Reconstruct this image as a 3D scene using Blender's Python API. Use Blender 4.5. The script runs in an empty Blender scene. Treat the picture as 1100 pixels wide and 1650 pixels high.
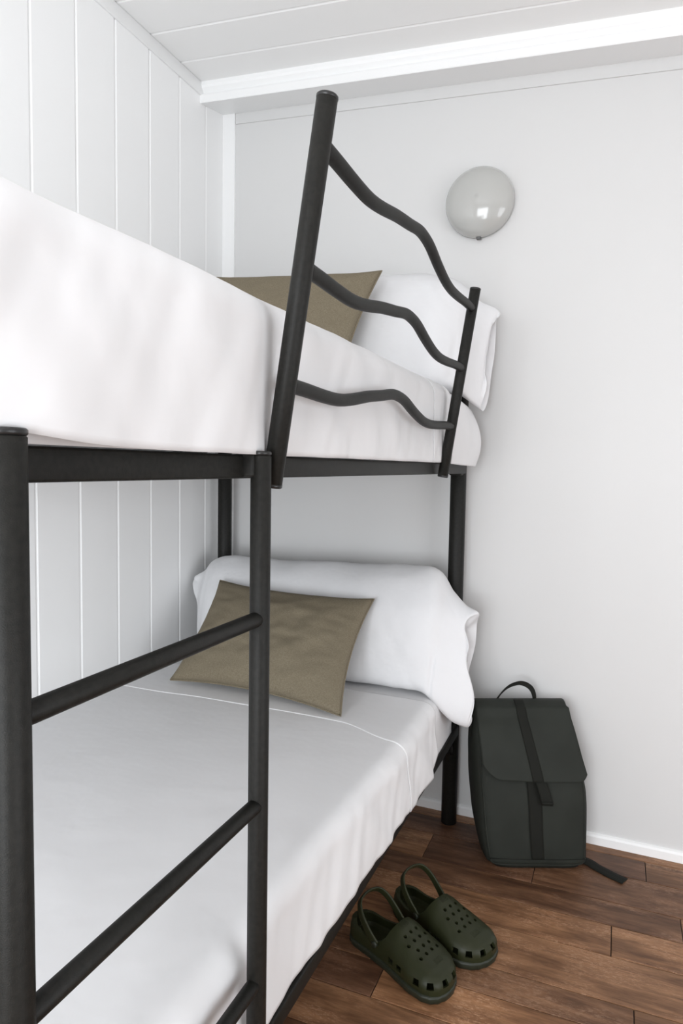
import bpy, bmesh, math, random
from mathutils import Vector, Matrix, noise
C = bpy.context.scene.collection
random.seed(7)

# ------------------------------------------------------------------ camera
YAW, PIT, ROL = .38637043, .0681472, .01687474
fw = Vector((-math.sin(YAW)*math.cos(PIT), math.cos(YAW)*math.cos(PIT), -math.sin(PIT)))
r0 = Vector((math.cos(YAW), math.sin(YAW), 0)); u0 = r0.cross(fw)
rr = r0*math.cos(ROL)+u0*math.sin(ROL); uu = -r0*math.sin(ROL)+u0*math.cos(ROL)
cd = bpy.data.cameras.new('camera'); cam = bpy.data.objects.new('camera', cd); C.objects.link(cam)
cd.sensor_fit = 'VERTICAL'; cd.sensor_height = 36; cd.lens = 1090.7765*36/1650
cd.clip_start = .02
m = Matrix((rr, uu, -fw)).transposed().to_4x4(); m.translation = (0, 0, 1.15)
cam.matrix_world = m
bpy.context.scene.camera = cam

# ------------------------------------------------------------------ light
w = bpy.data.worlds.new('world'); bpy.context.scene.world = w; w.use_nodes = True
w.node_tree.nodes['Background'].inputs[0].default_value = (.80, .88, 1, 1)
w.node_tree.nodes['Background'].inputs[1].default_value = .6
vs = bpy.context.scene.view_settings
vs.view_transform = 'Standard'; vs.look = 'None'; vs.gamma = 1; vs.use_curve_mapping = False
vs.exposure = -0.08
def area(name, loc, target, sx, sy, power, col):
    l = bpy.data.lights.new(name, 'AREA'); l.shape = 'RECTANGLE'; l.size = sx; l.size_y = sy
    l.energy = power; l.color = col
    o = bpy.data.objects.new(name, l); C.objects.link(o); o.location = loc
    o.rotation_euler = (Vector(target)-Vector(loc)).to_track_quat('-Z', 'Y').to_euler()
    return o
area('window_daylight', (-.35, -1.37, 1.1), (-.50, 2, .95), 1.2, 1.6, 68, (.93, .965, 1))
area('right_fill_light', (2.25, .25, .85), (-1.3, .65, .75), 2.2, 1.4, 42, (.92, .955, 1))  # added soft fill from the right for the left wall and lower bunk

# ------------------------------------------------------------------ materials
def mat(name, col, rough=.5, spec=.5, bump=None, var=None, metal=0, coat=0, vscale=4, voff=(1,1,1)):
    """bump=(scale, strength, dist) ; var=(colour2, scale, detail)"""
    mt = bpy.data.materials.new(name); mt.use_nodes = True
    nt = mt.node_tree; b = nt.nodes['Principled BSDF']
    b.inputs['Base Color'].default_value = (*col, 1); b.inputs['Roughness'].default_value = rough
    b.inputs['Specular IOR Level'].default_value = spec; b.inputs['Metallic'].default_value = metal
    b.inputs['Coat Weight'].default_value = coat
    tc = nt.nodes.new('ShaderNodeTexCoord')
    if var:
        mp = nt.nodes.new('ShaderNodeMapping'); mp.inputs['Scale'].default_value = voff
        nt.links.new(tc.outputs['Object'], mp.inputs[0])
        n = nt.nodes.new('ShaderNodeTexNoise'); n.inputs['Scale'].default_value = var[1]; n.inputs['Detail'].default_value = var[2]
        nt.links.new(mp.outputs[0], n.inputs['Vector'])
        r = nt.nodes.new('ShaderNodeValToRGB'); r.color_ramp.elements[0].position = .35; r.color_ramp.elements[1].position = .65
        r.color_ramp.elements[0].color = (*col, 1); r.color_ramp.elements[1].color = (*var[0], 1)
        nt.links.new(n.outputs['Fac'], r.inputs[0]); nt.links.new(r.outputs[0], b.inputs['Base Color'])
    if bump:
        n = nt.nodes.new('ShaderNodeTexNoise'); n.inputs['Scale'].default_value = bump[0]; n.inputs['Detail'].default_value = 3
        nt.links.new(tc.outputs['Object'], n.inputs['Vector'])
        bp = nt.nodes.new('ShaderNodeBump'); bp.inputs['Strength'].default_value = bump[1]; bp.inputs['Distance'].default_value = bump[2]
        nt.links.new(n.outputs['Fac'], bp.inputs['Height']); nt.links.new(bp.outputs[0], b.inputs['Normal'])
    return mt

def linen(name, c1, c2):
    mt = mat(name, c1, .9, .2)
    nt = mt.node_tree; b = nt.nodes['Principled BSDF']
    tc = nt.nodes.new('ShaderNodeTexCoord'); acc = None
    outs = []
    for sc in ((260, 1100, 260), (1100, 260, 1100)):
        mp = nt.nodes.new('ShaderNodeMapping'); mp.inputs['Scale'].default_value = sc
        nt.links.new(tc.outputs['Object'], mp.inputs[0])
        n = nt.nodes.new('ShaderNodeTexNoise'); n.inputs['Scale'].default_value = .9; n.inputs['Detail'].default_value = 2
        nt.links.new(mp.outputs[0], n.inputs['Vector']); outs.append(n)
    ad = nt.nodes.new('ShaderNodeMath'); ad.operation = 'ADD'
    nt.links.new(outs[0].outputs['Fac'], ad.inputs[0]); nt.links.new(outs[1].outputs['Fac'], ad.inputs[1])
    ml = nt.nodes.new('ShaderNodeMath'); ml.operation = 'MULTIPLY'; ml.inputs[1].default_value = .5
    nt.links.new(ad.outputs[0], ml.inputs[0])
    r = nt.nodes.new('ShaderNodeValToRGB'); r.color_ramp.elements[0].position = .35; r.color_ramp.elements[1].position = .65
    r.color_ramp.elements[0].color = (*c1, 1); r.color_ramp.elements[1].color = (*c2, 1)
    nt.links.new(ml.outputs[0], r.inputs[0]); nt.links.new(r.outputs[0], b.inputs['Base Color'])
    bp = nt.nodes.new('ShaderNodeBump'); bp.inputs['Strength'].default_value = .5; bp.inputs['Distance'].default_value = .0006
    nt.links.new(ml.outputs[0], bp.inputs['Height']); nt.links.new(bp.outputs[0], b.inputs['Normal'])
    return mt

def wood(name):
    mt = bpy.data.materials.new(name); mt.use_nodes = True
    nt = mt.node_tree; b = nt.nodes['Principled BSDF']; N = nt.nodes.new; Lk = nt.links.new
    tc = N('ShaderNodeTexCoord'); oi = N('ShaderNodeObjectInfo')
    off = N('ShaderNodeVectorMath'); off.operation = 'SCALE'; off.inputs['Scale'].default_value = 37
    cmb = N('ShaderNodeCombineXYZ'); Lk(oi.outputs['Random'], cmb.inputs[0]); Lk(oi.outputs['Random'], cmb.inputs[1]); Lk(oi.outputs['Random'], cmb.inputs[2])
    Lk(cmb.outputs[0], off.inputs[0])
    add = N('ShaderNodeVectorMath'); add.operation = 'ADD'; Lk(tc.outputs['Object'], add.inputs[0]); Lk(off.outputs[0], add.inputs[1])
    def nz(scale, vec, detail=5, rough=.6, dist=0):
        mp = N('ShaderNodeMapping'); mp.inputs['Scale'].default_value = vec; Lk(add.outputs[0], mp.inputs[0])
        n = N('ShaderNodeTexNoise'); n.inputs['Scale'].default_value = scale; n.inputs['Detail'].default_value = detail
        n.inputs['Roughness'].default_value = rough; n.inputs['Distortion'].default_value = dist
        Lk(mp.outputs[0], n.inputs['Vector']); return n
    grain = nz(4, (1, 9, 1), 6, .6, .9); fine = nz(30, (1, 9, 1), 4, .7); blot = nz(5, (1, 2.5, 1), 3); speck = nz(70, (1, 3.2, 1), 4, .85)
    def ramp(src, stops):
        r = N('ShaderNodeValToRGB'); e = r.color_ramp.elements
        while len(e) < len(stops): e.new(.5)
        for k, (p, c) in enumerate(stops): e[k].position = p; e[k].color = (*c, 1)
        Lk(src, r.inputs[0]); return r
    base = ramp(grain.outputs['Fac'], [(.22, (.095, .048, .026)), (.42, (.205, .112, .060)), (.60, (.31, .178, .098)), (.8, (.40, .245, .145))])
    def mix(mode, fac, a, bb):
        mx = N('ShaderNodeMix'); mx.data_type = 'RGBA'; mx.blend_type = mode
        if isinstance(fac, float): mx.inputs['Factor'].default_value = fac
        else: Lk(fac, mx.inputs['Factor'])
        for s, v in ((6, a), (7, bb)):
            if isinstance(v, tuple): mx.inputs[s].default_value = (*v, 1)
            else: Lk(v, mx.inputs[s])
        return mx.outputs[2]
    fr = ramp(fine.outputs['Fac'], [(.3, (.68, .65, .62)), (.7, (1.2, 1.18, 1.16))])
    c = mix('MULTIPLY', .75, base.outputs[0], fr.outputs[0])
    br = ramp(blot.outputs['Fac'], [(.32, (.60, .57, .56)), (.68, (1.28, 1.24, 1.2))])
    c = mix('MULTIPLY', .9, c, br.outputs[0])
    ms = N('ShaderNodeMath'); ms.operation = 'MULTIPLY'
    sm = ramp(speck.outputs['Fac'], [(.50, (0, 0, 0)), (.60, (.85, .85, .85))]); sb = ramp(blot.outputs['Fac'], [(.46, (0, 0, 0)), (.60, (.75, .75, .75))])
    Lk(sm.outputs[0], ms.inputs[0]); Lk(sb.outputs[0], ms.inputs[1])
    c = mix('MIX', ms.outputs[0], c, (.50, .33, .22))
    pr = ramp(oi.outputs['Random'], [(0, (.52, .46, .47)), (.18, (.72, .66, .63)), (.45, (.95, .88, .83)), (1, (1.38, 1.24, 1.1))])
    pr.color_ramp.interpolation = 'LINEAR'
    c = mix('MULTIPLY', 1.0, c, pr.outputs[0])
    Lk(c, b.inputs['Base Color']); b.inputs['Roughness'].default_value = .48; b.inputs['Specular IOR Level'].default_value = .35
    bp = N('ShaderNodeBump'); bp.inputs['Strength'].default_value = .25; bp.inputs['Distance'].default_value = .001
    Lk(fine.outputs['Fac'], bp.inputs['Height']); Lk(bp.outputs[0], b.inputs['Normal'])
    return mt

M = dict(
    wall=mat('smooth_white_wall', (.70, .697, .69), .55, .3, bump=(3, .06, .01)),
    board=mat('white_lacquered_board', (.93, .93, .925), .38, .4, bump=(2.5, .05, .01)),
    ceil=mat('white_ceiling_board', (.91, .905, .895), .5, .3),
    trim=mat('white_trim', (.92, .92, .915), .4, .4),
    backing=mat('groove_shadow', (.5, .5, .49), .8),
    metal=mat('charcoal_powder_coat', (.009, .0088, .0075), .5, .22, bump=(900, .35, .0006), var=((.014, .0135, .0115), 160, 4)),
    cap=mat('black_plastic_cap', (.012, .012, .012), .35),
    sheet=mat('white_cotton', (.81, .807, .812), .85, .15, bump=(9, .25, .012)),
    case=mat('white_pillow_cotton', (.79, .79, .80), .85, .15, bump=(10, .5, .012)),
    linen=linen('olive_linen', (.155, .128, .085), (.245, .21, .15)),
    wood=wood('brown_vinyl_plank'),
    joint=mat('dark_joint', (.02, .012, .008), .8),
    bag=mat('dark_green_bag_canvas', (.020, .022, .018), .65, .2, bump=(500, .2, .0006), var=((.025, .028, .023), 8, 3)),
    web=mat('black_green_webbing', (.011, .0115, .009), .75, .2, bump=(900, .5, .0008)),
    clog=mat('dark_olive_foam', (.021, .024, .009), .45, .3, bump=(700, .12, .0005)),
    clogdark=mat('clog_lining', (.012, .014, .009), .7),
    clogsole=mat('dark_olive_sole', (.016, .020, .011), .5),
    lamp=mat('glazed_ceramic_shade', (.49, .49, .47), .16, .5, coat=.4),
    grey=mat('grey_plastic', (.12, .12, .12), .5),
    outside=mat('white_plastic_frame', (.8, .8, .8), .4),
)

# ------------------------------------------------------------------ helpers
def link(name, me, mt, parent=None, smooth=False):
    o = bpy.data.objects.new(name, me); C.objects.link(o)
    if mt: me.materials.append(mt)
    if smooth:
        for p in me.polygons: p.use_smooth = True
    if parent: o.parent = parent
    return o
def raw(name, vs, fs, mt, parent=None, smooth=False):
    me = bpy.data.meshes.new(name); me.from_pydata([tuple(v) for v in vs], [], fs); me.update()
    return link(name, me, mt, parent, smooth)
def thing(name, label, cat, loc=(0, 0, 0), group=None):
    o = bpy.data.objects.new(name, None); C.objects.link(o); o.location = loc; o.empty_display_size = .1
    o['label'] = label; o['category'] = cat
    if group: o['group'] = group
    return o
def struct(o): o['kind'] = 'structure'; return o
def off(o, root):           # keep world coordinates for parts of a thing that is not at the origin
    o.matrix_parent_inverse = Matrix.Translation(root.location).inverted(); return o
def box(name, lo, hi, mt, parent=None, bev=0, seg=2):
    bm = bmesh.new(); bmesh.ops.create_cube(bm, size=1)
    for v in bm.verts: v.co = Vector([(lo[i]+hi[i])/2+v.co[i]*(hi[i]-lo[i]) for i in range(3)])
    if bev: bmesh.ops.bevel(bm, geom=bm.edges[:], offset=bev, segments=seg, affect='EDGES', profile=.5)
    me = bpy.data.meshes.new(name); bm.to_mesh(me); bm.free()
    o = link(name, me, mt, parent)
    if bev: 
        for p in me.polygons: p.use_smooth = True
        me.set_sharp_from_angle(angle=math.radians(50))
    return o
def cr(pts, t):              # Catmull-Rom through pts, t in 0..1
    n = len(pts)-1; s = min(max(t, 0), 1)*n; i = min(int(s), n-1); f = s-i
    g = lambda k: Vector(pts[min(max(k, 0), n)])
    p0, p1, p2, p3 = g(i-1), g(i), g(i+1), g(i+2)
    if i == 0: p0 = 2*p1-p2
    if i == n-1: p3 = 2*p2-p1
    return .5*((2*p1)+(p2-p0)*f+(2*p0-5*p1+4*p2-p3)*f*f+(3*p1-p0-3*p2+p3)*f**3)
def tube(name, pts, r, mt, parent=None, seg=20, rnd=.002):
    pts = [Vector(p) for p in pts]; n = len(pts); vs = []; fs = []
    t0 = (pts[1]-pts[0]).normalized()
    nrm = t0.orthogonal().normalized()
    st = []
    for i, p in enumerate(pts):
        t = (pts[min(i+1, n-1)]-pts[max(i-1, 0)]).normalized()
        nrm = (nrm-t*nrm.dot(t)).normalized(); bn = t.cross(nrm)
        st.append((p, nrm.copy(), bn, r, t))
    ring = [(st[0][0], st[0][1], st[0][2], r-rnd)] + [(st[0][0]+st[0][4]*rnd, st[0][1], st[0][2], r)]
    ring += [(s[0], s[1], s[2], r) for s in st[1:-1]]
    ring += [(st[-1][0]-st[-1][4]*rnd, st[-1][1], st[-1][2], r), (st[-1][0], st[-1][1], st[-1][2], r-rnd)]
    for p, a, b, q in ring:
        for k in range(seg):
            th = 2*math.pi*k/seg; vs.append(p+(a*math.cos(th)+b*math.sin(th))*q)
    for i in range(len(ring)-1):
        for k in range(seg):
            fs.append((i*seg+k, i*seg+(k+1) % seg, (i+1)*seg+(k+1) % seg, (i+1)*seg+k))
    fs.append(tuple(range(seg))[::-1]); fs.append(tuple((len(ring)-1)*seg+k for k in range(seg)))
    o = raw(name, vs, fs, mt, parent, True)
    o.data.set_sharp_from_angle(angle=math.radians(60)); return o
def grid(name, fn, nu, nv, mt, parent=None, closed_v=False, cap=False):
    vs = [fn(i/nu, j/nv) for i in range(nu+1) for j in range(nv+(0 if closed_v else 1))]
    w_ = nv if closed_v else nv+1; fs = []
    for i in range(nu):
        for j in range(nv):
            j2 = (j+1) % w_ if closed_v else j+1
            fs.append((i*w_+j, i*w_+j2, (i+1)*w_+j2, (i+1)*w_+j))
    if cap:
        fs.append(tuple(range(w_))[::-1]); fs.append(tuple(nu*w_+j for j in range(w_)))
    return raw(name, vs, fs, mt, parent, True)
def fixn(o):
    bm = bmesh.new(); bm.from_mesh(o.data); bmesh.ops.recalc_face_normals(bm, faces=bm.faces[:]); bm.to_mesh(o.data); bm.free(); return o
def sm(a, b, x): t = min(max((x-a)/(b-a), 0), 1); return t*t*(3-2*t)
def nz(x, y, z, s=1): return noise.noise(Vector((x*s, y*s, z*s)))

# ------------------------------------------------------------------ room shell
XL, XR, YF = -1.38, 2.32, -1.40
SL = -.0727
cz = lambda x: 2.4535+SL*(x-XL)
wy = lambda x: 2.172-.0165*x
def slab(name, pts, z0, z1, mt, parent=None):   # prism of an xy outline
    n = len(pts); vs = [(x, y, z0) for x, y in pts]+[(x, y, z1) for x, y in pts]
    fs = [tuple(range(n))[::-1], tuple(range(n, 2*n))]+[(i, (i+1) % n, n+(i+1) % n, n+i) for i in range(n)]
    return raw(name, vs, fs, mt, parent)
floor = struct(slab('floor', [(XL-.03, YF-.03), (XR+.03, YF-.03), (XR+.03, 2.3), (XL-.03, 2.3)], -.05, -.0035, M['joint']))
rows = [2.20, 2.125, 2.02, 1.884, 1.783, 1.666, 1.515, 1.43, 1.323, 1.205, 1.08, .975]
while rows[-1] > YF: rows.append(rows[-1]-random.choice([.1, .12, .15, .11, .13]))
joints = {2: [-1.05, -.49, -.177, .62], 3: [-1.2, -.66, .195, .9], 4: [-.98, .031, .75], 5: [-1.1, -.42, .42, 1.1], 6: [-.85, .078, .85],
          7: [-1.15, -.452, .35], 8: [-.78, .2, .95], 1: [-.85, .12, .98], 0: [-.6, .3]}
def plank(x0, x1, y0, y1):
    g = .0011; x0 += g; x1 -= g; y0 += g; y1 -= g; c = .0012; cx, cy = (x0+x1)/2, (y0+y1)/2
    q = lambda s, z: [(x0-cx+s, y0-cy+s, z), (x1-cx-s, y0-cy+s, z), (x1-cx-s, y1-cy-s, z), (x0-cx+s, y1-cy-s, z)]
    vs = q(0, -.004)+q(0, -.0007)+q(c, 0); fs = [(8, 9, 10, 11)]
    for b in (0, 4):
        for k in range(4): fs.append((b+k, b+(k+1) % 4, b+4+(k+1) % 4, b+4+k))
    o = raw('plank', vs, fs, M['wood'], floor); o.location = (cx, cy, 0)
for i in range(len(rows)-1):
    js = joints.get(i)
    if js is None:
        js = []; x = XL+random.uniform(.2, .8)
        while x < XR-.15: js.append(x); x += random.uniform(.55, .95)
    xs = [XL]+js+[XR]
    for a, b in zip(xs[:-1], xs[1:]): plank(a, b, max(rows[i+1], YF), rows[i])

wl = struct(box('wall_left', (XL-.06, YF, 0), (XL-.007, 2.25, 2.5), M['backing']))
ys = [2.0755+.1535]
while ys[-1] > YF: ys.append(ys[-1]-.1535)
for a, b in zip(ys[1:], ys[:-1]):      # board from a (near) to b (far); long chamfer on the near edge
    a2, b2 = max(a, YF), min(b-.0012, 2.20); zt = 2.43
    prof = [(XL-.007, a2), (XL-.0055, a2), (XL, a2+.0085), (XL, b2-.001), (XL-.001, b2), (XL-.007, b2)]
    slab('board', [(x, y) for x, y in prof][::-1], 0, zt, M['board'], wl)
def wedge(name, prof, x0, x1, mt, parent=None, ang=SL):   # yz profile swept along x, following the ceiling slope
    n = len(prof); vs = []
    for x in (x0, x1):
        for y, dz in prof: vs.append((x, y+(wy(x)-wy(XL)), dz+cz(x) if ang else dz))
    fs = [tuple(range(n)), tuple(range(n, 2*n))[::-1]]+[(i, n+i, n+(i+1) % n, (i+1) % n) for i in range(n)]
    return fixn(raw(name, vs, fs, mt, parent))
ceil = raw('ceiling', [(XL-.05, YF, cz(XL-.05)+.012), (XR+.05, YF, cz(XR+.05)+.012), (XR+.05, 2.3, cz(XR+.05)+.012), (XL-.05, 2.3, cz(XL-.05)+.012),
                       (XL-.05, YF, cz(XL)+.1), (XR+.05, YF, cz(XR)+.1), (XR+.05, 2.3, cz(XR)+.1), (XL-.05, 2.3, cz(XL)+.1)],
           [(0, 1, 2, 3), (4, 5, 6, 7), (0, 1, 5, 4), (1, 2, 6, 5), (2, 3, 7, 6), (3, 0, 4, 7)], M['backing'])
struct(fixn(ceil))
yc = [2.0755]
while yc[-1] > YF: yc.append(yc[-1]-.1535)
for a, b in zip(yc[1:], yc[:-1]):
    a2, b2 = max(a, YF), b-.0012
    prof = [(a2, .012), (a2, .005), (a2+.0085, 0), (b2-.001, 0), (b2, .001), (b2, .012)]
    vs = [(x, y, cz(x)+dz) for x in (XL, XR) for y, dz in prof]; n = 6
    fixn(raw('board', vs, [tuple(range(n)), tuple(range(n, 2*n))]+[(i, n+i, n+(i+1) % n, (i+1) % n) for i in range(n)], M['ceil'], ceil))
# far wall behind the bunk heads
def wprism(name, x0, x1, y0f, y1f, z0f, z1f, mt, parent=None):
    vs = []
    for x in (x0, x1): vs += [(x, y0f(x), z0f(x)), (x, y1f(x), z0f(x)), (x, y1f(x), z1f(x)), (x, y0f(x), z1f(x))]
    return fixn(raw(name, vs, [(0, 1, 2, 3), (7, 6, 5, 4), (0, 4, 5, 1), (1, 5, 6, 2), (2, 6, 7, 3), (3, 7, 4, 0)], mt, parent))
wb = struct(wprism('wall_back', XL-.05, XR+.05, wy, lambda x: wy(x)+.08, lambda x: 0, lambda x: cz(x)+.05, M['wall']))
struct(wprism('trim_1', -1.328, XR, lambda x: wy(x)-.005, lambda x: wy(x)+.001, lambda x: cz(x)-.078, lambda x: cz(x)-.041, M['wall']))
struct(wprism('trim_2', XL, -1.3295, lambda x: wy(x)-.007, lambda x: wy(x)+.001, lambda x: 0.0, lambda x: cz(x)-.04, M['trim']))
Y0 = 2.0415
prof = [(Y0+.002, .01), (Y0, -.012), (Y0+.003, -.02), (Y0+.012, -.030), (Y0+.013, -.037), (Y0+.002, -.041), (Y0+.0005, -.046), (Y0, -.068), (Y0+.002, -.0705), (wy(XL)+.002, -.040), (wy(XL)+.002, .01)]
struct(wedge('trim_3', prof, XL, XR, M['trim']))
struct(box('trim_4', (XL-.002, YF, 2.409), (XL+.006, 2.06, 2.4522), M['trim'], bev=.0015))
def bboard(name, x0, x1):
    prof = [(-.011, 0), (-.011, .024), (-.007, .030), (0.001, .033), (.001, 0)]
    vs = [(x, wy(x)+dy, z) for x in (x0, x1) for dy, z in prof]; n = 5
    return struct(fixn(raw(name, vs, [tuple(range(n)), tuple(range(n, 2*n))]+[(i, n+i, n+(i+1) % n, (i+1) % n) for i in range(n)], M['trim'])))
bboard('baseboard_back', XL, XR)
struct(box('baseboard_left', (XL, YF, 0), (XL+.010, 2.16, .033), M['trim'], bev=.002))
struct(box('wall_right', (XR, YF-.05, 0), (XR+.06, 2.25, 2.45), M['wall']))
bm = bmesh.new()
for lo, hi in (((XL-.05, YF-.06, 0), (-1.05, YF, 2.5)), ((.25, YF-.06, 0), (XR+.05, YF, 2.5)), ((-1.05, YF-.06, 0), (.25, YF, .18)), ((-1.05, YF-.06, 1.98), (.25, YF, 2.5))):
    r = bmesh.ops.create_cube(bm, size=1)
    for v in r['verts']: v.co = Vector([(lo[i]+hi[i])/2+v.co[i]*(hi[i]-lo[i]) for i in range(3)])
me = bpy.data.meshes.new('wall_front'); bm.to_mesh(me); bm.free(); struct(link('wall_front', me, M['wall']))
bm = bmesh.new()
for lo, hi in (((-1.05, -1.45, .18), (-.99, -1.41, 1.98)), ((.19, -1.45, .18), (.25, -1.41, 1.98)), ((-.99, -1.45, .18), (.19, -1.41, .24)), ((-.99, -1.45, 1.92), (.19, -1.41, 1.98)), ((-.42, -1.45, .24), (-.38, -1.41, 1.92))):
    r = bmesh.ops.create_cube(bm, size=1)
    for v in r['verts']: v.co = Vector([(lo[i]+hi[i])/2+v.co[i]*(hi[i]-lo[i]) for i in range(3)])
me = bpy.data.meshes.new('window_1'); bm.to_mesh(me); bm.free(); struct(link('window_1', me, M['outside']))

bm = bmesh.new()  # unseen frame added around the right fill light, solid wall behind it
for lo, hi in (((2.28, -.9, .10), (2.32, -.84, 1.6)), ((2.28, 1.34, .10), (2.32, 1.40, 1.6)), ((2.28, -.84, .10), (2.32, 1.34, .16)), ((2.28, -.84, 1.54), (2.32, 1.34, 1.6)), ((2.28, .23, .16), (2.32, .27, 1.54))):
    r = bmesh.ops.create_cube(bm, size=1)
    for v in r['verts']: v.co = Vector([(lo[i]+hi[i])/2+v.co[i]*(hi[i]-lo[i]) for i in range(3)])
me = bpy.data.meshes.new('right_fill_frame'); bm.to_mesh(me); bm.free(); struct(link('right_fill_frame', me, M['outside']))

# ------------------------------------------------------------------ bunk bed frame
XB = -.464; XA = -1.315; YH = 2.11; YT = .17; R = .0248
bed = thing('bunk_bed', 'charcoal metal bunk bed with ladder and wavy guard rail along the left wall', 'bunk bed', ((XA+XB)/2, 1.14, 0))
def part(o): return off(o, bed)
for x in (XA, XB):
    for y in (YH, YT):
        p = part(tube('corner_post', [(x, y, 0), (x, y, .7), (x, y, 1.40)], R, M['metal'], bed, 28))
        c = tube('end_cap', [(x, y, 1.398), (x, y, 1.407)], R+.001, M['cap'], p, 28)
for z in (.303, 1.132):
    for x0, x1 in ((-.461, -.436), (XA-.012, XA+.012)):
        part(box('side_rail', (x0, YT+.02, z), (x1, YH-.02, z+.030), M['metal'], bed, .003))
    for y in (YH, YT):
        part(box('end_rail', (XA+.02, y-.012, z), (XB-.02, y+.012, z+.030), M['metal'], bed, .003))
    for k in range(9):
        y = .32+k*.205
        part(box('slat', (XA+.012, y-.03, z+.018), (-.461, y+.03, z+.027), M['metal'], bed, .002))
for x in (XA, XB):                       # fixing plates between rails and head posts
    for z in (.318, 1.147):
        part(box('corner_bracket', (x-.016, YH-.062, z-.020), (x+.020, YH-.018, z+.019), M['metal'], bed, .003))
part(tube('corner_strut', [(-.452, 2.02, .305), (XB, 2.098, .235)], .011, M['metal'], bed, 14))
# ladder
XD = -.419
for y, zt, rl in ((.370, 1.173, .0155), (.757, 1.166, .0132)):
    p = part(tube('ladder_post', [(XD, y, 0), (XD, y, .6), (XD, y, zt-.004)], rl, M['metal'], bed, 28))
    tube('end_cap', [(XD, y, zt-.005), (XD, y, zt+.001)], rl+.0004, M['cap'], p, 28, .0015)
    s = 1 if y < .5 else -1
    box('hook', (XD-.030, min(y+s*.004, y+s*.016), 1.134), (XD-.002, max(y+s*.004, y+s*.016), 1.1635), M['metal'], p, .003)
for z in (.953, .707, .462, .216):
    g = part(tube('rung', [(XD, .378, z), (XD, .55, z), (XD, .754, z)], .0098, M['metal'], bed, 20))
# guard rail, leaning out towards the room
gx = lambda z: -.420+.071*(z-1.125)/.475
for y, z0, z1 in ((.789, 1.122, 1.601), (1.722, 1.127, 1.597)):
    a, b = Vector((gx(z0), y, z0)), Vector((gx(z1), y, z1)); d = (b-a).normalized()
    p = part(tube('guard_post', [a, (a+b)/2, b], .0134, M['metal'], bed, 28))
    tube('end_cap', [b-d*.004, b+d*.002], .0138, M['cap'], p, 28, .0015)
    tube('end_cap', [a-d*.002, a+d*.004], .0138, M['cap'], p, 28, .0015)
wave = [(.795, .000), (.845, -.001), (.905, -.003), (.965, -.003), (1.02, .003), (1.09, .0145), (1.16, .0235), (1.215, .031), (1.255, .031), (1.30, .026),
        (1.37, .011), (1.44, -.001), (1.50, -.0055), (1.57, -.004), (1.65, .0005), (1.716, .002)]
for z0 in (1.547, 1.400, 1.2535):
    P = [(gx(z0+dz), y, z0+dz) for y, dz in wave]
    part(tube('guard_bar', [cr(P, k/90) for k in range(91)], .0100, M['metal'], bed, 20))

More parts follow.
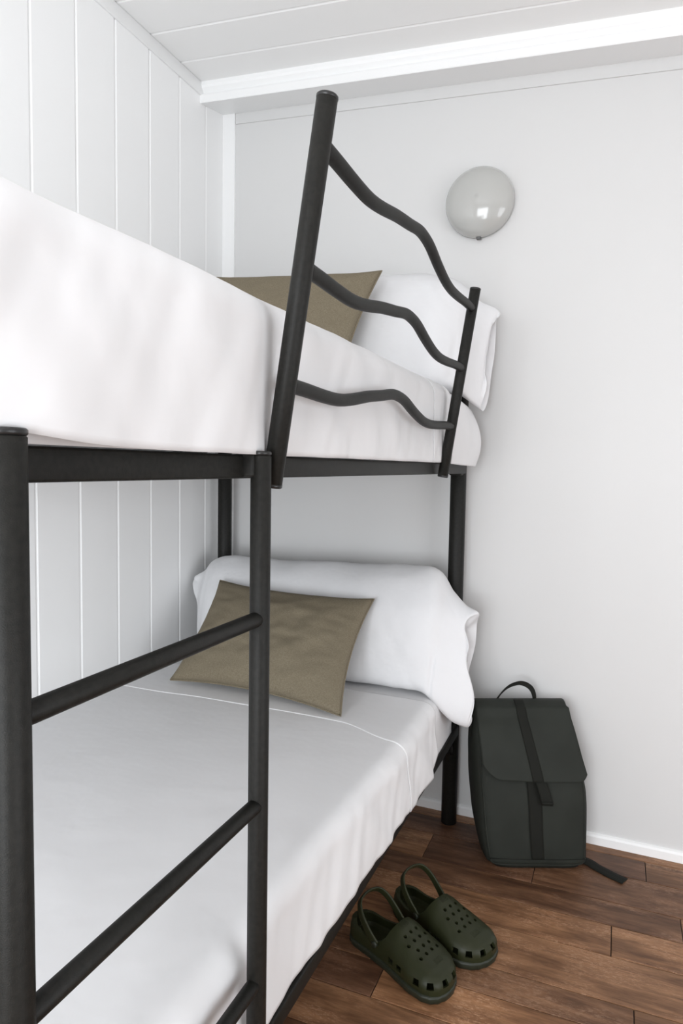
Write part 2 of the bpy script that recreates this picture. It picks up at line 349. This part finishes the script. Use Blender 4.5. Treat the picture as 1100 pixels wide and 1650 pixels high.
# ------------------------------------------------------------------ mattresses made up in white cotton
def section(s, xl, xr, z0, z1, r, z0r=None):
    """point on an open cross-section: up the left side, over the top, down the right side; s 0..1"""
    z0r = z0 if z0r is None else z0r
    seg = [('l', z1-r-z0), ('c', r*math.pi/2), ('t', xr-xl-2*r), ('c2', r*math.pi/2), ('r', z1-r-z0r)]
    tot = sum(q for _, q in seg); d = s*tot
    for k, q in seg:
        if d <= q or k == 'r':
            if k == 'l': return xl, z0+d, -1, 0
            if k == 'c': a = d/r; return xl+r-r*math.cos(a), z1-r+r*math.sin(a), -math.cos(a), math.sin(a)
            if k == 't': return xl+r+d, z1, 0, 1
            if k == 'c2': a = d/r; return xr-r+r*math.sin(a), z1-r+r*math.cos(a), math.sin(a), math.cos(a)
            return xr, z1-r-d, 1, 0
        d -= q
def made_bed(label, group, z0, z1, xrf, hem_f, fold_f, edge_f, seed, y1, r, wr):
    root = thing('mattress', label, 'mattress', (-.88, 1.1, z0), group)
    xl = -1.355
    def body(u, v):
        y = .16+(y1-.16)*u; e = min(u, 1-u)*(y1-.16)
        sh = .035*(1-math.sqrt(max(0, 1-(1-min(e/.035, 1))**2)))
        th = v*1.0
        x, z, nx, nz_ = section(th, xl+sh, xrf(y)-sh-.004, z0, z1-.003-sh*.6, r)
        k = wr*.5*nz(x*5+seed, y*5, z*7)
        return (x+nx*k, y, z+nz_*k*.6)
    bd = grid('fitted_sheet', body, 110, 70, M['sheet'], root, cap=False)
    # close ends and bottom
    bm = bmesh.new(); bm.from_mesh(bd.data); bmesh.ops.holes_fill(bm, edges=[e for e in bm.edges if e.is_boundary]); bm.to_mesh(bd.data); bm.free()
    off(fixn(bd), root)
    def flat(u, v, y_from=None, lift=0.):
        yh = hem_f(v); ya = .14 if y_from is None else y_from(v); y = ya+(yh+lift-ya)*u
        lo = edge_f(y)+.035*sm(1.72, 1.81, y)**2
        x, z, nx, nz_ = section(v, xl-.002, xrf(y)+.001, z0+.01, z1+.0015, r, lo)
        side = max(0, nx)
        low = sm(z1-.03, lo, z)*side
        k = lift+wr*(nz(x*4+seed, y*3.2, z*4)+.5*nz(x*9+seed, y*9, z*9+3))*(1-.55*abs(nz_))
        k += low*(.010+.006*nz(y*6, seed, 0)) * (1 if z0 < 1 else .2)
        k += side*wr*(.9 if z0 > 1 else 1.3)*nz((y+z*.8)*11, z*3, seed+9)+side*wr*.5*nz((y-z*.5)*24, z*5, seed)+side*low*wr*.35*nz(y*19, z*2, seed)
        if z0 > 1:
            lo_ = sm(1.35, 1.25, z)*side
            x += lo_*(.009*sm(.86, .66, y)-.008*math.exp(-((y-.825)/.05)**2))
            z -= .004*sm(.9, .3, y)*sm(1.30, 1.37, z)
        return (x+nx*k, y+.004*nz(x*6, seed, z*6), z+nz_*k*.35)
    fl = grid('flat_sheet', flat, 260, 170, M['sheet'], root)
    off(fixn(fl), root)
    sd = fl.modifiers.new('thick', 'SOLIDIFY'); sd.thickness = .0022; sd.offset = 1
    th_ = grid('turned_hem', lambda u, v: flat(u, v, fold_f, .0026), 50, 170, M['sheet'], root)
    off(fixn(th_), root)
    sd = th_.modifiers.new('thick', 'SOLIDIFY'); sd.thickness = .0022; sd.offset = 1
    return root, (lambda v: flat(0, v, fold_f, .0045))
low_x = lambda y: -.440-.010*sm(1.5, .8, y)
low_edge = lambda y: .340+.009*nz(y*7, 1.3, 0)+.006*nz(y*19, 2.2, 0)
low_fold = lambda v: 1.562-.06*sm(.72, .86, v)-.006*math.sin(v*9)
low_hem = lambda v: 1.80-.02*sm(.8, 1, v)
lowm, low_flat = made_bed('mattress made up with a white sheet on the lower bunk', 'made-up bunk mattresses', .325, .496, low_x, low_hem, low_fold, low_edge, 3.1, 2.06, .035, .006)
up_x = lambda y: -.430+.004*sm(.9, .6, y)
up_edge = lambda y: 1.1625+.010*sm(.50, .34, y)+.0015*nz(y*9, 5, 0)
up_hem = lambda v: 1.80+.006*math.sin(v*7)
up_fold = lambda v: 1.645+.004*math.sin(v*5)
upm, up_flat = made_bed('thick mattress made up with a white sheet on the upper bunk', 'made-up bunk mattresses', 1.163, 1.372, up_x, up_hem, up_fold, up_edge, 8.4, 2.05, .045, .006)
lowm.pop('group', None); upm.pop('group', None)
# sewn hem lines of the two turned-down sheets
for root, fn in ((lowm, low_flat), (upm, up_flat)):
    pts = [Vector(fn(.30+.70*k/120)) for k in range(121)]
    o = tube('hem_seam', pts, .0006, M['sheet'], root, 6, .0003); off(o, root)
# loose corner of the upper sheet hanging behind the guard rail
def flap(u, v):
    y = 1.80+.235*u; z = 1.345-(.185+.006*u)*v
    x = -.418+.030*math.sin(math.pi*min(v*.75+.1, 1))*(.35+.65*u)-.004+.012*v*u
    z -= .02*u*(1-v)
    y += .022*math.sin(math.pi*v)*u - .018*(1-v)*u
    return (x+.004*nz(y*14, z*9, 2), y, z)
o = grid('loose_corner', flap, 40, 40, M['sheet'], upm); off(o, upm)
sd = o.modifiers.new('thick', 'SOLIDIFY'); sd.thickness = .002

# ------------------------------------------------------------------ pillows in long white cases
def pillow(label, dz, seed, ends):
    root = thing('pillow', label, 'pillow', (-.86, 1.97, .5+dz))
    body = [(1.852, .503), (1.842, .60), (1.882, .72), (1.945, .805), (2.025, .836), (2.088, .785), (2.105, .64), (2.05, .505)]
    cols = []
    def scaled(cy, cz_, sy, sz, x, sag=0, skew=None):
        L = []
        for k, (y, z) in enumerate(body):
            yy = cy+(y-1.975)*sy; zz = cz_+(z-.67)*sz-sag
            L.append(Vector((x+(skew[k] if skew else 0), yy, zz+dz)))
        return L
    cols = ends(scaled)
    last = cols[-1]; cen0 = sum(last, Vector())/8
    cols = cols+[[cen0+(p-cen0)*.90+Vector((-.004, 0, 0)) for p in last], [cen0+(p-cen0)*.72+Vector((-.035, 0, 0)) for p in last]]
    n = len(cols)
    def fn(u, v):
        ring = [cr([c[k] for c in cols], u) for k in range(8)]
        s = v*8; i = int(s) % 8; f = s-int(s); g = lambda k: ring[k % 8]
        p0, p1, p2, p3 = g(i-1), g(i), g(i+1), g(i+2)
        p = .5*((2*p1)+(p2-p0)*f+(2*p0-5*p1+4*p2-p3)*f*f+(3*p1-p0-3*p2+p3)*f**3)
        cen = sum(ring, Vector())/8; d = (p-cen); d.normalize()
        endw = sm(.72, 1, u)+sm(.2, 0, u)
        k = .008*nz(p.x*5+seed, p.y*5, p.z*5)+.0035*nz(p.x*14, p.y*10, p.z*12+seed)
        k += endw*.015*nz(p.x*7, seed, p.z*20)+.0030*abs(nz(p.x*20+p.z*12, 1, p.z*8-seed))+.004*sm(.25,.0,abs(v-.5))*nz(p.x*11, p.y*3, seed*3)
        if dz > .5: k -= .015*math.exp(-((u-.80-.05*math.sin(v*5))/.010)**2)*sm(.04, .12, v)*sm(.5, .35, v)
        else: k -= .013*math.exp(-((u-.83-.03*math.sin(v*6))/.009)**2)*sm(.02, .08, v)*sm(.42, .25, v)
        k -= .009*math.exp(-((u-.62-.1*v)/.012)**2)*sm(.02, .06, v)*sm(.22, .12, v)
        p = p+d*k
        e2 = sm(.80, .93, u); p.x += e2*(.010*math.sin(2*math.pi*v*3+seed)+.007*math.sin(2*math.pi*v*5+seed*2))
        p.y = min(p.y, 2.166)
        return tuple(p)
    o = grid('pillowcase', fn, 150, 110, M['case'], root, closed_v=True, cap=True)
    off(fixn(o), root); return root
def ends_low(S):
    return [S(1.99, .742, .10, .10, -1.362), S(2.00, .722, .30, .34, -1.328), S(1.985, .685, .62, .80, -1.285), S(1.975, .672, .97, .975, -1.21),
            S(1.975, .668, 1, .98, -1.0), S(1.975, .672, 1, 1, -.76), S(1.972, .680, 1, 1.02, -.58), S(1.972, .672, 1, 1.00, -.495),
            S(1.966, .622, .90, .93, -.450), S(1.955, .582, .70, .92, -.410, skew=[0, .006, -.004, 0, .006, 0, -.01, -.01]), S(1.950, .566, .52, .93, -.374, skew=[.004, .022, -.012, -.020, .008, -.004, -.02, -.01])]
pillow('white pillow in a loose open-ended case behind the cushion on the lower bunk', 0, 2.3, ends_low)
def ends_up(S):
    return [S(2.01, .70, .35, .4, -1.345), S(1.985, .69, .7, .8, -1.29), S(1.975, .68, 1, 1, -1.21),
            S(1.975, .675, 1, 1.02, -1.0), S(1.975, .685, 1, 1.06, -.76), S(1.985, .688, 1, 1.05, -.60), S(1.99, .680, .95, 1.00, -.50),
            S(2.00, .660, .75, .92, -.44), S(2.02, .625, .50, .88, -.40), S(2.035, .605, .36, .86, -.368, skew=[-.01, -.005, .0, .012, .02, .01, 0, -.01])]
pillow('white pillow leaning behind the guard rail on the upper bunk', .870, 6.1, ends_up)

# ------------------------------------------------------------------ linen cushions
def cushion(label, BL, BR, TR, TL, th, seed, bow=.022):
    BL, BR, TR, TL = map(Vector, (BL, BR, TR, TL)); c = (BL+BR+TR+TL)/4
    nrm = ((BR-BL).cross(TL-BL)).normalized()
    if nrm.y > 0: nrm = -nrm
    root = thing('cushion', label, 'cushion', c)
    def side(sg):
        def fn(u, v):
            a, b = 2*u-1, 2*v-1
            p = BL*(1-u)*(1-v)+BR*u*(1-v)+TR*u*v+TL*(1-u)*v
            ex, ey = (BR-BL+TR-TL)*.5, (TL-BL+TR-BR)*.5
            p = p-ex.normalized()*a*bow*(1-b*b)-ey.normalized()*b*bow*1.0*(1-a*a)
            t = th*.5*((1-a*a)*(1-b*b))**.42*(.86+.14*math.cos(a*1.2))
            t += .006*nz(a*3+seed, b*3, sg)*(1-a*a)*(1-b*b)*2+.005*nz(a*6, b*7, seed)*(1-a**4)*(1-b**4)+.0035*nz(a*4, b*16, seed+5)*sm(.5, .85, abs(a))*(1-a**8)
            return tuple(p+nrm*sg*t)
        return fn
    nu, nv = 70, 50; vs = []; fs = []; idx = {}
    for sg in (1, -1):
        f = side(sg)
        for i in range(nu+1):
            for j in range(nv+1):
                if sg == -1 and (i in (0, nu) or j in (0, nv)): idx[(sg, i, j)] = idx[(1, i, j)]; continue
                idx[(sg, i, j)] = len(vs); vs.append(f(i/nu, j/nv))
        for i in range(nu):
            for j in range(nv):
                q = [idx[(sg, i, j)], idx[(sg, i+1, j)], idx[(sg, i+1, j+1)], idx[(sg, i, j+1)]]
                fs.append(q if sg == 1 else q[::-1])
    o = fixn(raw('cover', vs, fs, M['linen'], root, True)); off(o, root)
    f = side(0)
    ring = [f(k/60, 0) for k in range(60)]+[f(1, k/40) for k in range(40)]+[f(1-k/60, 1) for k in range(60)]+[f(0, 1-k/40) for k in range(41)]
    off(tube('piping', ring, .0020, M['linen'], root, 8, .0005), root)
    return root
cushion('olive grey linen cushion leaning on the pillow of the lower bunk', (-1.197, 1.625, .512), (-.634, 1.577, .508), (-.650, 1.865, .760), (-1.185, 1.875, .772), .125, 1.7)
cushion('olive linen cushion half hidden behind the mattress of the upper bunk', (-1.235, 1.70, 1.385), (-.700, 1.70, 1.382), (-.645, 1.860, 1.7045), (-1.20, 1.860, 1.735), .110, 4.4, .014)

# ------------------------------------------------------------------ wall lamp
lampc = Vector((-.434, wy(-.434), 1.974))
lamp = thing('wall_lamp', 'round glossy white dome lamp on the wall above the upper bunk', 'lamp', lampc)
def dome(prof, name, mt, seg=64):
    vs = []; fs = []; n = len(prof)
    for rr_, d in prof:
        for k in range(seg):
            a = 2*math.pi*k/seg; vs.append((rr_*math.cos(a), -d, rr_*math.sin(a)))
    for i in range(n-1):
        for k in range(seg): fs.append((i*seg+k, i*seg+(k+1) % seg, (i+1)*seg+(k+1) % seg, (i+1)*seg+k))
    fs.append(tuple((n-1)*seg+k for k in range(seg))); fs.append(tuple(range(seg))[::-1])
    return fixn(raw(name, vs, fs, mt, lamp, True))
dome([(.096, -.001), (.096, .011)], 'back_plate', M['grey'])
dome([(.094, .010), (.105, .010), (.1065, .014), (.1055, .022)]+[(.1055*math.cos(a), .022+.050*math.sin(a)) for a in [k*math.pi/2/16 for k in range(1, 17)]], 'shade', M['lamp'])
o = box('switch', (-.006, -.022, -.112), (.008, -.008, -.100), M['grey'], lamp, .002)

# ------------------------------------------------------------------ backpack
bag = thing('backpack', 'dark green flap backpack leaning against the white wall', 'backpack', (-.19, 2.03, 0))
FL = [(-.296, 1.895, .002), (-.314, 1.903, .10), (-.334, 1.925, .24), (-.354, 1.958, .35), (-.374, 1.995, .428)]    # front left edge, bottom to top
FR = [(-.030, 2.008, .002), (-.036, 2.014, .10), (-.044, 2.030, .22), (-.078, 2.052, .33), (-.114, 2.072, .442)]
dep = [.115, .150, .160, .135, .085]
def bagpt(h, a, d):      # h 0..1 height, a 0..1 left-right on the front face, d metres towards the wall
    l, r_ = cr(FL, h), cr(FR, h); x = (r_-l); x.z = 0; x.normalize(); b = Vector((-x.y, x.x, 0))
    return l.lerp(r_, a)+b*d, x, b
def bagring(h, a):       # a 0..1 around, starting at the front middle; rounded rectangle
    l, r_ = cr(FL, h), cr(FR, h); W = (r_-l).length; x = (r_-l)/W; b = Vector((-x.y, x.x, 0)).normalized()
    D = cr([Vector((q, 0, 0)) for q in dep], h).x
    ins = .020*(1-sm(0, .06, h))+.006*sm(.95, 1, h)
    th = 2*math.pi*a; cx, sy = math.sin(th), -math.cos(th)
    e = .26
    px = math.copysign(abs(cx)**e, cx); py = math.copysign(abs(sy)**e, sy)
    q = (l+r_)/2+b*(D/2)
    bulge = .012*(1-px*px)*math.sin(math.pi*min(h*1.1, 1)) if py < -.5 else 0
    sb = (.022 if px < 0 else .004)*max(0, 1-py*py)*math.sin(math.pi*min(h*1.08, 1))*(abs(px) > .5)
    p = q+x*px*(W/2-ins)+b*py*(D/2-ins*.6)-b*bulge+x*math.copysign(sb, px)
    k = .003*nz(p.x*16, p.y*16, p.z*9)
    p = p+x*px*k+b*py*k
    p.y = min(p.y, wy(p.x)-.004)
    return tuple(p)
o = grid('body', lambda u, v: bagring(u, v), 60, 96, M['bag'], bag, closed_v=True, cap=True); off(fixn(o), bag)
def front(h, a, lift=0):
    """point on the bulging front face; a measured 0..1 across"""
    l, r_ = cr(FL, h), cr(FR, h); W = (r_-l).length; x = (r_-l)/W; b = Vector((-x.y, x.x, 0)).normalized()
    px = 2*a-1; bulge = .012*(1-px*px)*math.sin(math.pi*min(h*1.1, 1))
    return l.lerp(r_, a)-b*(bulge+lift)
# piping lines along the front edges and across the bottom
pp = [Vector(bagring(.92-.885*k/40, .868)) for k in range(41)]+[Vector(bagring(.033, .868+.264*k/40)) for k in range(1, 40)]+[Vector(bagring(.035+.885*k/40, .132)) for k in range(41)]
off(tube('piping', pp, .0022, M['bag'], bag, 8, .0005), bag)
pp = [front(.085, a, .0008) for a in [.02+.96*k/30 for k in range(31)]]
off(tube('bottom_seam', pp, .0012, M['web'], bag, 6, .0003), bag)
# flap: folds from the back over the top and down the front
def flapfn(u, v):        # u across, v from the back over the top down the front
    a = .025+.995*u
    if v < .25:
        t = v/.25; l, r_ = cr(FL, 1), cr(FR, 1); x = (r_-l).normalized(); b = Vector((-x.y, x.x, 0)).normalized()
        p = l.lerp(r_, min(max(a, 0), 1))+b*(.066*(1-t)); p.z += .008+.006*math.sin(math.pi*t)-.012*sm(.6, 1, t)*0
        return tuple(p)
    t = (v-.25)/.75
    hb = .535+.045*u                      # bottom edge height
    corner = .085*max(0, 1-u/.17)**2 + .045*max(0, 1-(1-u)/.09)**2
    h = 1.0-(1.0-hb-corner)*t
    lift = .006+.010*sm(0, .12, 1-h)+.004*t
    p = front(h, a, lift); p.z += .008*(1-sm(0, .15, t))
    k = .004*nz(p.x*12, 3, p.z*12); return (p.x, p.y+k, p.z)
o = grid('flap', flapfn, 50, 70, M['bag'], bag); off(o, bag); sd = o.modifiers.new('thick', 'SOLIDIFY'); sd.thickness = .004; sd.offset = 0
def band(name, f, n, th, mt, parent):
    o = grid(name, lambda u, v: f(v, u), n, 6, mt, parent)
    sd = o.modifiers.new('thick', 'SOLIDIFY'); sd.thickness = th; sd.offset = 0; return o
def flapband(u, v):
    aa = .45+.105*u+.03*v
    p = Vector(flapfn(min(max((aa-.025)/.995, 0), 1), .12+.875*v)); l, r_ = cr(FL, 1), cr(FR, 1); x = (r_-l).normalized()
    bb = Vector((-x.y, x.x, 0)); p = p-bb*.0032*sm(.1, .25, v)+Vector((0, 0, .003*(1-sm(.1, .2, v)))); return tuple(p)
off(band('flap_webbing', flapband, 60, .0018, M['web'], bag), bag)
off(band('front_webbing', lambda u, v: tuple(front(.60-.515*v, .43+.125*u, .0022)), 30, .0018, M['web'], bag), bag)
def tab(u, v): return tuple(front(.575-.145*v, .50+.105*u+.045*v, .013+.003*math.sin(v*3)))
t = off(band('pull_tab', tab, 20, .003, M['web'], bag), bag)
pp = [front(.445, .54+.11*k/8, .0165) for k in range(9)]
off(tube('tab_fold', pp, .0035, M['web'], bag, 10, .001), bag)
# carry handle
def strap(name, path, wdir, wid, mt, parent, th=.0025, n=50):
    o = grid(name, lambda u, v: tuple(cr(path, u)+Vector(wdir).normalized()*wid*(v-.5)), n, 4, mt, parent)
    sd = o.modifiers.new('thick', 'SOLIDIFY'); sd.thickness = th; sd.offset = 0; return o
hl = [(-.326, 2.075, .418), (-.312, 2.082, .450), (-.286, 2.090, .480), (-.252, 2.098, .494), (-.224, 2.104, .484), (-.211, 2.108, .460), (-.209, 2.110, .425)]
off(strap('handle', hl, (.35, .75, .45), .016, M['web'], bag, .004), bag)
tl = [(-.085, 2.055, .008), (-.035, 2.045, .006), (-.01, 2.030, .004), (.030, 2.008, .003), (.064, 1.992, .0035)]
off(strap('strap_tail', tl, (.45, .9, 0), .034, M['web'], bag, .0025), bag)
# side zip pull
off(strap('zip_pull', [bagring(.90, .765), tuple(Vector(bagring(.80, .757))+Vector((-.004, -.006, 0))), tuple(Vector(bagring(.74, .757))+Vector((-.004, -.004, 0)))], (.4, -.9, 0), .009, M['web'], bag, .002, 14), bag)

# ------------------------------------------------------------------ clogs
def lerp(a, b, t): return a+(b-a)*t
def tab1(T, x):
    if x <= T[0][0]: return T[0][1]
    for (x0, y0), (x1, y1) in zip(T[:-1], T[1:]):
        if x <= x1: t = (x-x0)/(x1-x0); t = t*t*(3-2*t)*.5+t*.5; return y0+(y1-y0)*t
    return T[-1][1]
LEN = .285
WO = [(0, .0), (.003, .020), (.012, .032), (.03, .040), (.07, .043), (.12, .049), (.17, .058), (.215, .0635), (.245, .060), (.265, .050), (.278, .035), (.284, .015), (.285, 0)]
HT = [(0, .060), (.03, .066), (.08, .074), (.13, .098), (.15, .097), (.18, .084), (.22, .069), (.25, .060), (.27, .051), (.285, .036)]
CY = [(0, 0), (.08, .002), (.15, .003), (.22, -.001), (.285, -.010)]
def clog_solid(inset, zb, mirror):
    n, mseg = 44, 40; vs = []; fs = []
    for i in range(n+1):
        t = i/n; x = (1-math.cos(math.pi*t))/2*LEN
        xi = min(max(x, 0), LEN)
        hw = max(tab1(WO, xi)-inset, .0008); ht = tab1(HT, xi)-inset; cy = tab1(CY, xi)*mirror
        xx = inset+(LEN-2*inset)*(x/LEN)
        for k in range(mseg):
            a = 2*math.pi*k/mseg; c_, s_ = math.cos(a), math.sin(a)
            if s_ >= 0:
                e = .72; zc = .026; y = cy+hw*math.copysign(abs(c_)**.78, c_); z = zc+(ht-zc)*abs(s_)**e
            else:
                y = cy+hw*math.copysign(abs(c_)**.35, c_)*(.94 if inset == 0 else .9)+0; z = .026-(.026-zb)*abs(s_)**.5
            vs.append((xx, y, z))
    for i in range(n):
        for k in range(mseg): fs.append((i*mseg+k, i*mseg+(k+1) % mseg, (i+1)*mseg+(k+1) % mseg, (i+1)*mseg+k))
    fs.append(tuple(range(mseg))[::-1]); fs.append(tuple(n*mseg+k for k in range(mseg)))
    me = bpy.data.meshes.new('clog_solid'); me.from_pydata(vs, [], fs)
    bm = bmesh.new(); bm.from_mesh(me); bmesh.ops.recalc_face_normals(bm, faces=bm.faces[:]); bm.to_mesh(me); bm.free()
    return me
def surf(x, y, mirror):   # height of the upper at x, y
    hw = tab1(WO, x); ht = tab1(HT, x); cy = tab1(CY, x)*mirror
    q = min(abs((y-cy)/hw), .999); c_ = q**(1/.78); s_ = math.sqrt(1-c_*c_); return .026+(ht-.026)*s_**.72
def apply_bool(obj, cutters):
    for c in cutters:
        md = obj.modifiers.new('cut', 'BOOLEAN'); md.operation = 'DIFFERENCE'; md.solver = 'EXACT'; md.object = c
    dg = bpy.context.evaluated_depsgraph_get(); dg.update()
    me = bpy.data.meshes.new_from_object(obj.evaluated_get(dg))
    obj.modifiers.clear(); obj.data = me
    for c in cutters: bpy.data.objects.remove(c)
def clog(label, loc, ang, mirror):
    root = bpy.data.objects.new('clog', None); C.objects.link(root); root['label'] = label; root['category'] = 'shoe'; root['group'] = 'pair of dark olive clogs'
    o = bpy.data.objects.new('upper', clog_solid(0, 0, mirror)); C.objects.link(o)
    inner = bpy.data.objects.new('inner', clog_solid(.0055, .017, mirror)); C.objects.link(inner)
    pr = [(-.05, .3), (-.05, .052), (-.004, .054), (.015, .055), (.035, .050), (.06, .045), (.09, .047), (.112, .056), (.128, .072), (.138, .095), (.142, .3)]
    n = len(pr); vs = [(x, y, z) for y in (-.12, .12) for x, z in pr]
    fs = [tuple(range(n)), tuple(range(n, 2*n))[::-1]]+[(i, n+i, n+(i+1) % n, (i+1) % n) for i in range(n)]
    me = bpy.data.meshes.new('opening'); me.from_pydata(vs, [], fs)
    bm = bmesh.new(); bm.from_mesh(me); bmesh.ops.recalc_face_normals(bm, faces=bm.faces[:]); bm.to_mesh(me); bm.free()
    opening = bpy.data.objects.new('opening', me); C.objects.link(opening)
    bm = bmesh.new()
    for x, ys_ in ((.170, (-.020, 0, .020)), (.188, (-.030, -.010, .010, .030)), (.206, (-.020, 0, .020)), (.222, (-.030, -.010, .010, .030))):
        for y in ys_:
            r_ = bmesh.ops.create_cone(bm, cap_ends=True, segments=12, radius1=.0042, radius2=.0042, depth=.05)
            z = surf(x, y, mirror)
            sl = (surf(x, y+.004, mirror)-surf(x, y-.004, mirror))/.008
            rot = Matrix.Rotation(-math.atan(sl)*.0 + 0, 4, 'X') @ Matrix.Rotation(math.radians(25), 4, 'Y')
            bmesh.ops.transform(bm, matrix=Matrix.Translation((x, y, z)) @ rot, verts=r_['verts'])
    # square vents around the toe band
    for th in (-80, -50, -17, 17, 50, 80):
        a = math.radians(th); x = .222+.052*math.cos(a); y = .052*math.sin(a)+tab1(CY, .24)*mirror
        r_ = bmesh.ops.create_cube(bm, size=1)
        for v in r_['verts']: v.co = Vector((v.co.x*.036, v.co.y*.0165*(.8 if v.co.z > 0 else 1), v.co.z*.0135))
        bmesh.ops.transform(bm, matrix=Matrix.Translation((x, y, .0340)) @ Matrix.Rotation(a, 4, 'Z') @ Matrix.Rotation(math.radians(-18), 4, 'Y'), verts=r_['verts'])
    for sgn in (-1, 1):
        for x in (.165, .192):
            r_ = bmesh.ops.create_cube(bm, size=1)
            for v in r_['verts']: v.co = Vector((v.co.x*.015, v.co.y*.03, v.co.z*.012))
            bmesh.ops.transform(bm, matrix=Matrix.Translation((x-.012, sgn*.056+tab1(CY, x)*mirror, .036)), verts=r_['verts'])
    me = bpy.data.meshes.new('holes'); bm.to_mesh(me); bm.free()
    holes = bpy.data.objects.new('holes', me); C.objects.link(holes)
    o.data.materials.append(M['clog']); 
    for c in (inner, opening, holes): c.data.materials.append(M['clogdark'])
    apply_bool(o, [inner, opening, holes]); o.parent = root
    for p in o.data.polygons: p.use_smooth = True
    o.data.set_sharp_from_angle(angle=math.radians(38))
    if len(o.data.materials) < 1: o.data.materials.append(M['clog'])
    # sole welt
    P = []
    for k in range(121):
        a = 2*math.pi*k/120; t = (1-math.cos(a))/2; x = LEN*t; hw = tab1(WO, x); y = math.copysign(hw, math.sin(a) or 1)
        P.append((x+(.0015 if t > .99 else (-.0015 if t < .01 else 0)), y*1.0+tab1(CY, x)*mirror, 0))
    vs = []; fs = []; K = len(P)-1
    for z, gx_ in ((.0, .97), (.003, 1.01), (.013, 1.03), (.017, 1.015)):
        for x, y, _ in P[:-1]: vs.append((.1425+(x-.1425)*(1+(gx_-1)*.4), y*gx_, z))
    for i in range(3):
        for k in range(K): fs.append((i*K+k, i*K+(k+1) % K, (i+1)*K+(k+1) % K, (i+1)*K+k))
    fs.append(tuple(range(K))[::-1]); fs.append(tuple(3*K+k for k in range(K)))
    raw('sole', vs, fs, M['clogsole'], root, True)
    # heel strap standing up above the opening
    path = [(.108, -.0515, .052), (.086, -.0525, .074), (.062, -.049, .098), (.045, -.036, .115), (.038, -.013, .121), (.038, .013, .121), (.045, .036, .115), (.062, .049, .098), (.086, .0525, .074), (.108, .0515, .052)]
    d = Vector((.62, 0, .78)); 
    def sf(u, v):
        p = cr(path, u); a = 2*math.pi*v
        t = (cr(path, min(u+.01, 1))-cr(path, max(u-.01, 0))).normalized()
        wv = (d-t*d.dot(t)).normalized(); nn = t.cross(wv)
        wd = .0085+.0030*(abs(u-.5)*2)**3
        q = lambda s, e: math.copysign(abs(s)**e, s)
        return tuple(p+wv*wd*q(math.cos(a), .6)+nn*.0030*q(math.sin(a), .6))
    st = fixn(grid('heel_strap', sf, 60, 20, M['clog'], root, closed_v=True, cap=True))
    for sgn in (-1, 1):
        tube('rivet', [(.106, sgn*.048, .053), (.106, sgn*.0575, .053)], .0080, M['clogsole'], root, 20, .0015)
    # raised dot patches on the vamp and toe
    bm = bmesh.new()
    for i in range(7):
        for j in range(9):
            for cx_, cy_, sx in ((.149, 0, 1), (.246, 0, .8)):
                x = cx_+(i-3)*.0023*sx; y = cy_+(j-4)*.0028
                r_ = bmesh.ops.create_icosphere(bm, subdivisions=1, radius=.0008)
                bmesh.ops.translate(bm, vec=(x, y, surf(x, y, mirror)), verts=r_['verts'])
    me = bpy.data.meshes.new('grip_dots'); bm.to_mesh(me); bm.free()
    g = link('grip_dots', me, M['clog'], root, True); g['kind'] = 'stuff'
    root.location = loc; root.rotation_euler = (0, 0, ang)
    return root
clog('left dark olive perforated clog, the one nearer the bed', (-.555, 1.500, 0), math.radians(-21), 1)
clog('right dark olive perforated clog, the one nearer the backpack', (-.487, 1.640, 0), math.radians(-26), -1)
